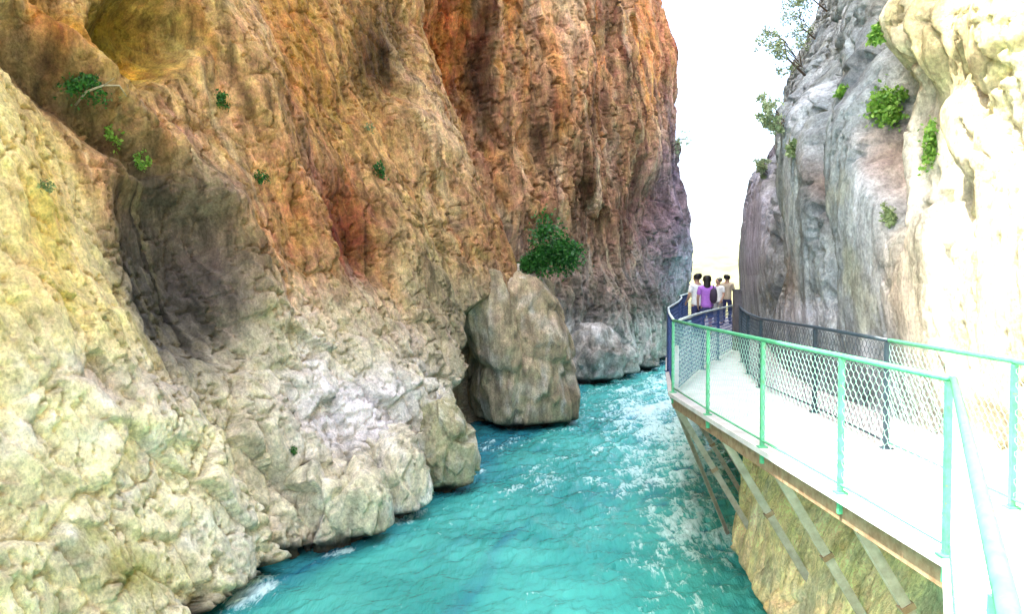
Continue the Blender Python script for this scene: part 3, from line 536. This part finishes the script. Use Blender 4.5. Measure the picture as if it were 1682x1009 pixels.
def make_walkway():
    bpy.context.view_layer.update()
    o_ = resample([(x, y) for x, y in OUT], .5)
    for i in range(0, len(o_) - 1, 3):
        row = [p.copy() for p in o_[i:i + 4]]; n = len(row)
        if n < 2: continue
        row[0] += (row[1] - row[0]).normalized() * .006; row[-1] -= (row[-1] - row[-2]).normalized() * .006
        m = MB(); vs = []; fs = []
        for k, p in enumerate(row):
            z = dz(p.y); g = .006 if k == 0 else (-.006 if k == n - 1 else 0); yi = p.y; xi = float(np.interp(yi, WY, WX)) + .12
            vs += [(p.x - .05, p.y, z), (xi, yi, z), (xi, yi, z - .055), (p.x - .05, p.y, z - .055)]
        for k in range(n - 1):
            for j in range(4): fs.append((4*k + j, 4*k + 4 + j, 4*k + 4 + (j + 1) % 4, 4*k + (j + 1) % 4))
        fs += [(0, 1, 2, 3), (4*n-1, 4*n-2, 4*n-3, 4*n-4)]
        m.add(vs, fs); under(walk, m.build('deck_slab', M_CONC))
    for a, b in zip(OUT[1:-1], OUT[2:]):
        A, B_ = Vector((*a, dz(a[1]) - .14)), Vector((*b, dz(b[1]) - .14)); d = (B_ - A).normalized()
        nrm = Vector((d.y, -d.x, 0))
        q = MB(); q.bar(A + nrm * .02, B_ + nrm * .02 - d * .01, .014, .165); q.bar(A + nrm * .055 + Vector((0, 0, .074)), B_ + nrm * .055 + Vector((0, 0, .074)), .07, .014); q.bar(A + nrm * .055 - Vector((0, 0, .074)), B_ + nrm * .055 - Vector((0, 0, .074)), .07, .014)
        under(walk, q.build('edge_beam', M_RUST))
    for y in (4.4, 5.9, 7.5, 9.2, 11.9, 13.0, 15.6, 18.2, 21, 24):
        xo = float(np.interp(y, [p[1] for p in OUT[2:]], [p[0] for p in OUT[2:]])); xi = float(np.interp(y, WY, WX))
        q = MB(); q.bar((xo + .09, y, dz(y) - .125), (xi, y, dz(y) - .125), .09, .13); under(walk, q.build('cross_beam', M_RUST))
        if y in (4.4, 13.0): continue
        d = Vector((.515, 0, -.857)); A = Vector((xo + .06, y, -.215))
        ok, hp, _, _ = CLIFF_RIGHT.ray_cast(A + d * .25, d); L = min((hp - A).length + .18, 3.6) if ok else 3.3
        q = MB(); w = .075
        for o in (-.027, .027): q.bar(A + Vector((0, o, 0)), A + d * L + Vector((0, o, 0)), .012, .082)
        q.bar(A + Vector((.03, 0, .0)), A + d * L + Vector((.03, 0, .0)), .044, .012, up=(1, 0, .6))
        st = under(walk, q.build('strut', M_STRUT))
        q = MB(); q.bar(A + Vector((-.05, 0, .0)), A + Vector((.26, 0, .0)), .13, .014)
        q.build('bracket', M_RUST, st); q = MB(); q.bar(A + d * L * .48, A + d * (L * .48 + .05), .085, .11); q.build('clamp', M_RUST, st)
    # the short second strut beside the outermost one
    A = Vector((2.62, 13.0, -.215)); d = Vector((.40, .35, -.85)).normalized(); q = MB()
    for o in (-.027, .027): q.bar(A + Vector((0, o, 0)), A + d * 3.4 + Vector((0, o, 0)), .012, .082)
    q.bar(A + Vector((.03, 0, 0)), A + d * 3.4 + Vector((.03, 0, 0)), .044, .012, up=(1, 0, .6))
    under(walk, q.build('strut', M_STRUT))
make_walkway()

# ------------------------------------------------------------------ railings
RH = 1.07
def hex_wire(m, a, b, z0, z1, cell=.042, r=.0022):
    """hexagonal wire netting between two posts"""
    a = Vector((a[0], a[1], 0)); b = Vector((b[0], b[1], 0)); L = (b - a).length; d = (b - a) / L; nrm = Vector((-d.y, d.x, 0))
    n = int(L / cell); za, zb = dz(a.y), dz(b.y); c = L / n; rows = int((z1 - z0) / (cell * 1.15)); hh = (z1 - z0) / rows
    for i in range(n + 1):
        x0 = i * c; pts = []
        for k in range(rows + 1):
            s_ = 1 if (k + i) % 2 else -1
            z = z0 + k * hh
            for zz in (z, z + hh * .45):
                if zz <= z1 + 1e-6:
                    xx = min(max(x0 + s_ * c * .5 * .93, 0), L); pts.append(a + d * xx + Vector((0, 0, zz + za + (zb - za) * xx / L)))
        vs = []; fs = []
        for p in pts: vs += [p + d * r, p - d * r * .5 + nrm * r * .87, p - d * r * .5 - nrm * r * .87]
        for k in range(len(pts) - 1):
            for j in range(3): fs.append((3*k + j, 3*k + (j+1) % 3, 3*k + 3 + (j+1) % 3, 3*k + 3 + j))
        m.add(vs, fs)
def railing(pts, posts, label, paint, wire, rail=None, cell=.042, r=.0022, low=.09, post_w=.038, mesh=True):
    root = empty('railing', (*posts[0], dz(posts[0][1])), label=label, cat='railing', group='walkway railings')
    P3 = [Vector((x, y, dz(y) + RH)) for x, y in pts]
    m = MB(); m.tube(P3, .021, 10); under(root, m.build('top_rail', rail or paint))
    m = MB(); m.tube([p - Vector((0, 0, RH - low + .02)) for p in P3], .012, 6); under(root, m.build('bottom_rail', paint))
    for x, y in posts:
        m = MB(); z = dz(y); m.bar((x, y, z - .16), (x, y, z + RH - .02), post_w); m.bar((x, y, z + .001), (x, y, z + .014), post_w * 2.4)
        under(root, m.build('post', paint))
    if mesh:
        for a, b in zip(pts[:-1], pts[1:]):
            m = MB(); hex_wire(m, a, b, low, RH - .03, cell, r); o = under(root, m.build('wire_mesh', wire)); o['kind'] = 'stuff'
    return root
railing([(.5, -3.4), (.14, 0), (.93, 1.48), (2.61, 4.66)], [(.32, -1.7), (.93, 1.48)], 'bright green railing in the near right corner leading to the camera', M_GREEN, M_WIRE)
railing([(2.6, 4.69), (2.55, 6.1), (2.48, 7.8), (2.41, 9.7), (2.38, 11.66)], [(2.6, 4.69), (2.55, 6.1), (2.48, 7.8), (2.41, 9.7), (2.38, 11.66)], 'green railing with hexagonal wire netting along the river edge of the walkway', M_GREEN, M_WIRE)
railing([(2.4, 11.72), (2.86, 14.4), (3.4, 17.2), (4.1, 19.5), (4.72, 22), (5.32, 25), (6.42, 29), (8.5, 33.4)], [(2.86, 14.4), (3.4, 17.2), (4.1, 19.5), (4.72, 22), (5.32, 25), (6.42, 29), (8.5, 33.4)], 'dark blue railing round the river side of the platform where people stand', M_NAVY, M_WIRE_B, M_RAILW, .07, .007, post_w=.06)
railing([(2.5, 11.8), (3.0, 13.2), (3.55, 14.7), (4.3, 16.5), (5.1, 18.3)], [(3.55, 14.7), (4.3, 16.5)], 'dark blue railing with pale handrail crossing the platform below the people', M_NAVY, M_WIRE_B, M_RAILW, .06, .006, post_w=.05)
railing([(3.6, 3.9), (3.63, 5.7), (3.68, 7.7)], [(3.6, 3.9), (3.63, 5.7)], 'green railing beside the sunlit right rock wall', M_GREEN, M_WIRE)
railing([(3.68, 7.74), (3.8, 9.9), (3.84, 12.2), (4.18, 14.0), (4.66, 16), (5.25, 18.3)], [(3.68, 7.74), (3.8, 9.9), (3.84, 12.2), (4.18, 14.0), (4.66, 16)], 'dark slate railing between walkway and shaded grey rock wall', M_SLATE, M_SLATE, None, .05, .003, post_w=.045)
m = MB(); m.bar((5.28, 18.55, -.1), (5.28, 18.55, 1.42), .17, .17); m.bar((5.28, 18.55, 1.42), (5.28, 18.55, 1.46), .20, .20)
m.build('gate_post', M_POST, label='thick grey post where the dark blue railings meet', cat='post')

# ------------------------------------------------------------------ plants
bpy.context.view_layer.update()
CAM = Vector((0, 0, EYE))
def on_rock(px, py):
    d = (at(px, py, 10) - CAM).normalized(); best = None
    for o in (CLIFF_LEFT, CLIFF_FAR, CLIFF_RIGHT):
        ok, p, n, _ = o.ray_cast(CAM, d)
        if ok and (best is None or (p - CAM).length < (best[0] - CAM).length): best = (p, n)
    if best is None: return None
    p, n = best
    if n.dot(d) > 0: n = -n
    return p, n
def leaves(center, radii, n, size, seed, droop=0.0, clumps=9, axis=None):
    rg = np.random.default_rng(seed); cc = rg.normal(size=(clumps, 3)); cc /= np.linalg.norm(cc, axis=1, keepdims=True); cc *= rg.uniform(.25, .95, (clumps, 1))
    k = rg.integers(0, clumps, n); sp = rg.uniform(.18, .48, clumps)
    p = cc[k] + rg.normal(size=(n, 3)) * sp[k][:, None] * .62
    p = p * np.array(radii); p[:, 2] -= droop * np.abs(p[:, 0]) * .5
    u = rg.normal(size=(n, 3)); u[:, 2] -= .3 + droop; u /= np.linalg.norm(u, axis=1, keepdims=True)
    v = np.cross(u, rg.normal(size=(n, 3))); v /= np.linalg.norm(v, axis=1, keepdims=True); w = np.cross(u, v)
    s_ = size * rg.uniform(.6, 1.35, (n, 1)); c = p + np.array(center)
    V = np.stack([c, c + u*s_*.5 + v*s_*.32 + w*s_*.06, c + u*s_, c + u*s_*.5 - v*s_*.32 + w*s_*.06], 1).reshape(-1, 3)
    b = np.arange(n)[:, None] * 4; Fc = np.concatenate([b + np.array([[0, 1, 2]]), b + np.array([[0, 2, 3]])], 0)
    return V, Fc
def plant(name, px, py, wpx, hpx, label, mat, cat='plant', n=260, size=.09, seed=1, droop=0.0, group='plants rooted in the rock', stems=5, out=.35, hit=None, base=None):
    h = hit or on_rock(px, py)
    if h is None: return None
    p, nr = h; sc = p.y / F_PX; rx, rz = wpx * sc / 2, hpx * sc / 2
    root = empty(name, p, label=label, cat=cat, group=group)
    side = Vector((nr.x, nr.y, 0)).normalized(); c = side * min(rx, .5) * out + Vector((0, 0, rz * .1))
    V, Fc = leaves(tuple(c), (rx * .95, max(rx, rz) * .6, rz * .95), n, size, seed, droop)
    me = bpy.data.meshes.new('foliage'); me.from_pydata(V.tolist(), [], Fc.tolist()); me.materials.append(mat)
    fo = bpy.data.objects.new('foliage', me); COL.objects.link(fo); fo.parent = root
    m = MB(); rg = random.Random(seed)
    for _ in range(stems):
        t = c + Vector((rg.uniform(-.7, .7) * rx, rg.uniform(-.3, .3) * rx, rg.uniform(-.4, .8) * rz)); a = base or -side * .06
        mid = (a + t) / 2 + Vector((rg.uniform(-.2, .2) * rx, 0, rg.uniform(0, .25) * rz)); r = max(.006, .018 * rx)
        m.tube([a, mid, t], [r, r * .7, r * .3], 5)
    m.build('stem', M_BARK, root)
    return root
plant('shrub', 890, 420, 96, 112, 'dense dark green shrub growing on the ledge above the rock outcrop', M_LEAF_D, 'shrub', 4200, .13, 3, .3, stems=12, out=.2, hit=(at(893, 418, 25.2), Vector((.9, -.4, 0))), base=Vector((-.35, .1, -.95)))
for i, (px, py, w, h, lb, mt, n, sz) in enumerate([
    (140, 140, 90, 60, 'dark green scrub in the shaded gully at the upper left', M_LEAF_D, 700, .06),
    (186, 222, 26, 60, 'upright bright green tuft below the dark gully scrub', M_LEAF_L, 240, .07),
    (240, 264, 30, 40, 'bright green tuft on the ledge lip above the grey hollow', M_LEAF_L, 220, .06),
    (68, 306, 24, 28, 'small yellow green tuft on the yellow foreground buttress', M_LEAF_Y, 160, .05),
    (362, 166, 28, 36, 'round dark green tuft on tan rock right of the gully', M_LEAF_D, 260, .06),
    (424, 294, 32, 30, 'small dark plant in a notch of the brown wall', M_LEAF_D, 200, .06),
    (618, 278, 26, 34, 'small green plant beside the orange rib of the middle wall', M_LEAF_D, 240, .07),
    (604, 212, 16, 28, 'thin olive plant above the orange rib of the middle wall', M_LEAF_Y, 120, .06),
    (482, 742, 16, 18, 'tiny dark green plant among the white blocks near the water', M_LEAF_D, 150, .04),
    (1447, 52, 30, 50, 'bright green clump high in the cleft of the right wall', M_LEAF_L, 380, .06),
    (1386, 154, 34, 30, 'small green clump on the grey right wall', M_LEAF_L, 300, .06),
    (1462, 178, 72, 78, 'large yellow green bush hanging in the right wall above the rusty streak', M_LEAF_L, 1100, .07),
    (1532, 238, 34, 84, 'bright green trailing plant on the cream rock of the right wall', M_LEAF_L, 520, .05),
    (1456, 356, 34, 44, 'pale green plant low on the right wall below the rusty streak', M_LEAF_Y, 320, .05),
    (1306, 246, 34, 30, 'olive tuft on the purple grey edge of the right wall', M_LEAF_Y, 220, .08)]):
    plant('rock_plant', px, py, w, h, lb, mt, 'plant', n, sz, 20 + i, .5 if h > w else .1)
def tree(px, py, y, lean, label, seed, h=2.4):
    """small tree rooted in the rim of a cliff, crown over the gap"""
    p = at(px, py, y); hit = on_rock(px + 25, py)
    if hit: p = hit[0]
    root = empty('cliff_tree', p, label=label, cat='tree', group='trees on the cliff rims'); rg = random.Random(seed)
    m = MB(); tips = []
    top = Vector((lean * h * .32, rg.uniform(-.2, .2), h * .42)); m.tube([(-lean * .15, .1, -.15), top * .5 + Vector((lean * .10 * h, .05, -.02)), top], [.018 * h, .013 * h, .008 * h], 6)
    under_m = MB()
    for k in range(13):
        s_ = top * rg.uniform(.15, 1); e = s_ + Vector((lean * rg.uniform(.2, .9), rg.uniform(-.6, .6), rg.uniform(-.45, .75))) * h * .36
        under_m.tube([s_, (s_ + e) / 2 + Vector((0, 0, .06)), e], [.009 * h, .006 * h, .003 * h], 5); tips.append(e)
    m.build('trunk', M_BARK, root); under_m.build('branch', M_BARK, root)
    VV = []; FF = []; b = 0
    for k, e in enumerate(tips):
        V, Fc = leaves(tuple(e), (.17 * h, .17 * h, .12 * h), 90, .06, seed * 40 + k, .2, 4); VV.append(V); FF.append(Fc + b); b += len(V)
    me = bpy.data.meshes.new('crown'); me.from_pydata(np.concatenate(VV).tolist(), [], np.concatenate(FF).tolist()); me.materials.append(M_LEAF_P)
    o = bpy.data.objects.new('crown', me); COL.objects.link(o); o.parent = root
tree(1300, 120, 24, -1, 'straggly olive tree reaching left from the top of the right cliff', 3, 1.7)
tree(1318, 62, 25, -1, 'pale leafy tree on the right cliff edge above the straggly one', 5, 1.5)
tree(1336, 14, 25, -1, 'topmost leafy tree on the rim of the right cliff', 6, 1.5)
tree(1268, 205, 24, -1, 'thin bare twigged tree below the trees on the right cliff edge', 9, .9)
tree(1240, 285, 24, -1, 'tiny tree on the purple edge low on the right cliff', 8, .6)
tree(1095, 255, 46, 1, 'small tree clinging to the right edge of the far cliff', 11, 2.2)
h = on_rock(150, 160)
if h:
    p = h[0]; m = MB(); q = [at(124, 172, p.y - .25), at(142, 150, p.y - .45), at(170, 140, p.y - .5), at(196, 140, p.y - .42), at(208, 158, p.y - .2)]
    root = empty('dead_branch', q[0], label='pale dead branch arching over the upper left gully', cat='branch')
    m.tube(q, [.022, .018, .015, .012, .008], 6); under(root, m.build('bough', M_DRY)); m = MB(); m.tube([q[2], at(188, 128, p.y - .55)], [.009, .004], 5); under(root, m.build('twig', M_DRY))

# ------------------------------------------------------------------ a loose stone at the waterline
def rock_block(name, c, half, label, seed, rgb, rgb2, cat='boulder', group=None, p=4.0, taper=0.0, rot=0.0, leanx=0.0, foot=-2.78, sub=6, mat=None, rough=1.0, wsc=.95, flu=.3):
    """an angular block: rounded box, tilted facets, cracks, a foot undercut by the river"""
    bm = bmesh.new(); bmesh.ops.create_icosphere(bm, subdivisions=sub, radius=1); me = bpy.data.meshes.new(name); bm.to_mesh(me); bm.free()
    V = np.empty(len(me.vertices) * 3, np.float32); me.vertices.foreach_get('co', V); V = V.reshape(-1, 3).astype(float)
    V = V / (np.abs(V) ** p).sum(1, keepdims=True) ** (1 / p); N = V / np.linalg.norm(V, axis=1, keepdims=True); H = np.array(half)
    V[:, 0] = V[:, 0] * (1 - taper * V[:, 2]) + leanx * V[:, 2]; Q = V * H + np.array([seed * 3.1, seed * 1.7, 0])
    sz = float(min(half)); F1, F2, R, S = worley(Q * np.array([1, 1, .7]) * wsc / sz, seed)
    D = sz * (.42 * S + .20 * (R - .5) + .05 * sstep(0, .08, F2 - F1)); F1, F2, R, S = worley(Q * np.array([1, 1, .6]) * 2.6 / sz, seed + 3); D += sz * .15 * S
    D += sz * (.10 * fbm(Q * 1.2 / sz, 5, .6, seed)) - .05 * sstep(.03, 0, np.abs(fbm(Q * np.array([1, 1, .4]) / sz, 4, .6, seed + 9)))
    V = V * H + N * D[:, None] * rough
    c_, s_ = math.cos(rot), math.sin(rot); V[:, :2] = V[:, :2] @ np.array([[c_, s_], [-s_, c_]])
    w = V[:, 2] + c[2]; k = 1 - .42 * sstep(foot + .05, foot - .12, w); V[:, 0] *= k; V[:, 1] *= k
    me.vertices.foreach_set('co', V.astype(np.float32).ravel()); me.update()
    n1 = fbm(Q * 1.3, 4, .6, seed + 20); n2 = fbm(np.stack([Q[:, 0] * 2, Q[:, 1] * 2, Q[:, 2] * .4], -1), 4, .6, seed + 23)
    C = np.zeros(V.shape) + lin(rgb); C = tint(C, sstep(-.05, .35, n1), rgb2, .85); C = tint(C, sstep(.1, .45, n2), tuple(np.array(rgb) * .72), .6); C = tint(C, sstep(.1, .45, -n2), (226, 220, 212), .5)
    C = C * (1 - .85 * sstep(foot + .14, foot - .02, w + .05 * n1))[:, None]
    at_ = me.color_attributes.new('pigment', 'FLOAT_COLOR', 'POINT'); cc = np.ones((len(V), 4), np.float32); cc[:, :3] = punch(C) * ALB; at_.data.foreach_set('color', cc.ravel())
    fa = me.attributes.new('fluted', 'FLOAT', 'POINT'); fa.data.foreach_set('value', np.full(len(V), flu, np.float32))
    me.polygons.foreach_set('use_smooth', [True] * len(me.polygons)); me.materials.append(mat or M_ROCK)
    o = bpy.data.objects.new(name, me); COL.objects.link(o); o.location = c; return finish(o, None, label, cat, group)
rock_block('rock_outcrop', (.16, 25.5, -.85), (1.6, 1.7, 3.0), 'tall grey tan rock outcrop standing in the river below the dark shrub', 3, (180, 162, 130), (196, 184, 162), 'rock', None, 3.0, .05, .35, -.34, rough=.72, wsc=.6, flu=.8, mat=M_ROCK_L)
GB = 'blocks and boulders along the left waterline'
for (px, py, y, hx, hy, hz, lb, sd, tp, rt) in [
    (545, 832, 14.0, .86, .85, .82, 'large pale block nearest the camera at the left waterline, right of the wedge stone', 5, .10, .5),
    (648, 786, 15.7, .56, .80, .95, 'narrow pale block between two larger blocks at the left waterline', 6, .08, .45),
    (718, 742, 17.5, .64, .85, 1.1, 'upright olive grey block beside the dark cleft at the left waterline', 7, .12, .4)]:
    p_ = at(px, py, y); rock_block('boulder', tuple(p_), (hx, hy, hz), lb, sd, (206, 198, 172) if sd != 7 else (176, 170, 136), (226, 222, 214), 'boulder', GB, 3.2, tp, rt, sub=6)
for (px, py, y, hx, hy, hz, lb, sd) in [
    (972, 590, 35.6, 1.0, 1.2, 1.5, 'pale rounded boulder just right of the tall rock outcrop', 11),
    (1006, 600, 38.0, .9, 1.2, 1.1, 'pale low boulder in the middle of the far cliff foot', 12),
    (1046, 585, 41.0, 1.0, 1.3, 1.0, 'pale grey boulder at the far cliff foot nearest the railing corner', 13)]:
    p_ = at(px, py, y); rock_block('boulder', tuple(p_), (hx, hy, hz), lb, sd, (170, 166, 156), (200, 198, 192), 'boulder', GB, 2.8, .25, .6, foot=-2.7, sub=5, mat=M_ROCK_FAR)
p_ = at(478, 890, 13.2); rock_block('stone', tuple(p_), (.17, .2, .40), 'pale wedge shaped stone standing in the gap at the waterline', 4, (206, 200, 176), (222, 216, 206), 'stone', None, 3, .5, .4, sub=4)

# ------------------------------------------------------------------ people
def skinned(name, verts, edges, radii, mat, parent, sub=2):
    me = bpy.data.meshes.new(name); me.from_pydata(verts, edges, []); o = bpy.data.objects.new(name, me); COL.objects.link(o)
    o.modifiers.new('skin', 'SKIN').use_smooth_shade = True
    sv = me.skin_vertices[0].data
    for k, r in enumerate(radii): sv[k].radius = r if isinstance(r, tuple) else (r, r); sv[k].use_root = (k == 0)
    ms = o.modifiers.new('sub', 'SUBSURF'); ms.levels = ms.render_levels = sub
    bpy.context.view_layer.update(); dg = bpy.context.evaluated_depsgraph_get()
    nm = bpy.data.meshes.new_from_object(o.evaluated_get(dg)); nm.materials.clear(); nm.materials.append(mat); nm.polygons.foreach_set('use_smooth', [True] * len(nm.polygons))
    o.modifiers.clear(); o.data = nm; bpy.data.meshes.remove(me); nm.name = name; o.parent = parent; return o
M_SKIN = plain_material('skin', (.42, .25, .17), .5, .06, 12); M_HAIR = plain_material('dark_hair', (.012, .009, .008), .45, .3, 40)
def cloth(name, c): return plain_material(name, c, .85, .12, 18, bump=.2)
def person(px, y, facing, label, shirt, lower, H=1.72, hair_long=False, arm=(.3, .0), shorts=False, bag=None):
    p = at(px, 500, y); p.z = dz(y); root = empty('person', p, label=label, cat='person', group='people on the walkway')
    root.rotation_euler.z = facing; root.scale = (H / 1.75,) * 3
    v = [(0, 0, .96), (0, -.005, 1.12), (0, -.01, 1.32), (0, 0, 1.44), (0, .01, 1.52), (0, .02, 1.585), (0, .03, 1.66), (0, .02, 1.715)]
    r = [(.15, .115), (.135, .10), (.155, .11), (.11, .085), .055, (.085, .09), (.10, .125), (.085, .10)]
    e = [(k, k + 1) for k in range(7)]
    v.append((0, .135, 1.635)); r.append(.016); e.append((6, 8))                       # nose
    arms = []
    for s in (-1, 1):
        a = arm if s == 1 else (arm[0] * .4, arm[1] * .3)
        b = len(v); el = (s * .25, -.03 + a[0] * .2, 1.14 + a[1] * .2); wr = (s * (.25 - a[0] * .15), .03 + a[0] * .7, .91 + a[0] * .35 + a[1] * .3)
        d = Vector(wr) - Vector(el); d.normalize(); pm = tuple(Vector(wr) + d * .08)
        v += [(s * .185, -.005, 1.41), el, wr, pm]; r += [.062, .044, .029, (.034, .022)]
        e += [(3, b), (b, b + 1), (b + 1, b + 2), (b + 2, b + 3)]; arms.append((v[b], el, wr))
        fw = Vector((0, 1, 0)); 
        for k, L in enumerate((.07, .08, .075, .06)):
            o = fw * (.028 - .018 * k); t0 = Vector(pm) + d * .035 + o; t1 = t0 + d * L * .55 + Vector((-s * .008, 0, 0)); t2 = t1 + d * L * .45 + Vector((-s * .022, 0, 0))
            c = len(v); v += [tuple(t0), tuple(t1), tuple(t2)]; r += [.0095, .0085, .007]; e += [(b + 3, c), (c, c + 1), (c + 1, c + 2)]
        th = Vector(wr) + d * .04 + fw * .035; c = len(v); v += [tuple(th), tuple(th + d * .045 + fw * .02)]; r += [.011, .009]; e += [(b + 3, c), (c, c + 1)]
    legs = []
    for s in (-1, 1):
        b = len(v); L4 = [(s * .095, 0, .88), (s * .10, .02 + .04 * s, .50), (s * .105, -.03 + .05 * s, .10), (s * .115, .10 + .05 * s, .035)]
        v += L4; r += [.088, .058, .042, (.04, .03)]; e += [(0, b), (b, b + 1), (b + 1, b + 2), (b + 2, b + 3)]; legs.append(L4)
    skinned('body', v, e, r, M_SKIN, root)
    sv = [(0, -.003, .84), (0, -.004, .98), (0, -.005, 1.12), (0, -.01, 1.32), (0, 0, 1.45), (0, .005, 1.52)]; sr = [(.19, .15), (.185, .145), (.172, .132), (.19, .14), (.125, .10), (.07, .07)]; se = [(0, 1), (1, 2), (2, 3), (3, 4), (4, 5)]
    for a in arms:
        b = len(sv); mid = tuple(Vector(a[0]).lerp(Vector(a[1]), .75)); sv += [a[0], mid]; sr += [.078, .066]; se += [(4, b), (b, b + 1)]
    skinned('shirt', sv, se, sr, shirt, root)
    tv = [(0, 0, 1.02), (0, 0, .9)]; tr = [(.17, .135), (.17, .135)]; te = [(0, 1)]
    for L4 in legs:
        b = len(tv); kn = L4[1]
        if shorts: tv += [L4[0], tuple(Vector(L4[0]).lerp(Vector(kn), .85))]; tr += [.108, .09]; te += [(1, b), (b, b + 1)]
        else: tv += [L4[0], kn, L4[2]]; tr += [.103, .074, .06]; te += [(1, b), (b, b + 1), (b + 1, b + 2)]
    skinned('shorts' if shorts else 'trousers', tv, te, tr, lower, root)
    hv = [(0, .01, 1.755), (0, -.025, 1.69), (0, -.05, 1.59)]; hr = [(.12, .14), (.135, .145), (.10, .085)]; he = [(0, 1), (1, 2)]
    if hair_long: hv += [(0, -.06, 1.53), (0, -.075, 1.38)]; hr += [(.11, .06), (.09, .045)]; he += [(2, 3), (3, 4)]
    skinned('hair', hv, he, hr, M_HAIR, root)
    for s in (-1, 1):
        m = MB(); m.tube([(s * .033, .108, 1.655), (s * .033, .128, 1.655)], [.012, .008], 8); m.build('eye', M_HAIR, root)
        m = MB(); m.tube([(s * (.105 + .008), .01, 1.615), (s * .116, .0, 1.65), (s * .108, .005, 1.675)], [.01, .016, .010], 6); m.build('ear', M_SKIN, root)
    for s in (-1, 1):
        f = legs[0 if s < 0 else 1]; m = MB(); a, t = Vector(f[2]), Vector(f[3]); m.tube([(a.x, a.y - .055, .045), (a.x, a.y, .05), (t.x, t.y, .042), (t.x, t.y + .09, .03)], [.035, .05, .048, .026], 10); m.build('shoe', M_HAIR, root)
    if bag is not None:
        b = empty_bag(p, facing, H, bag)
def empty_bag(p, facing, H, mat):
    o = empty('backpack', p, label='dark backpack worn by the person in purple', cat='backpack'); o.rotation_euler.z = facing; o.scale = (H / 1.75,) * 3
    m = MB(); m.tube([(.16, -.19, 1.02), (.16, -.21, 1.08), (.16, -.22, 1.25), (.16, -.20, 1.36), (.16, -.17, 1.40)], [.06, .10, .105, .085, .04], 12); m.build('pack', mat, o)
    m = MB(); m.tube([(.16, -.17, 1.38), (.17, -.08, 1.50), (.17, .08, 1.46), (.15, .16, 1.30)], .014, 6); m.build('strap', mat, o)
W_ = cloth('white_cotton', (.72, .74, .72)); PU = cloth('purple_cotton', (.34, .13, .50)); NV = cloth('navy_cloth', (.02, .025, .09)); BK = cloth('dark_cloth', (.03, .02, .04)); GR = cloth('grey_cloth', (.22, .23, .24)); TN = cloth('tan_cloth', (.45, .38, .28))
person(1145, 21.6, .35, 'person in a white shirt and dark trousers, leftmost on the platform', W_, NV, 1.72, arm=(.5, .2))
person(1161, 20.9, -.15, 'person in a purple shirt and navy shorts standing on the platform', PU, NV, 1.66, hair_long=True, shorts=True, bag=BK)
person(1180, 27.2, 2.2, 'person in a pale top right of the person in purple', W_, GR, 1.62)
person(1194, 28.4, -.6, 'person in a tan top beside the edge of the right cliff', TN, NV, 1.74)
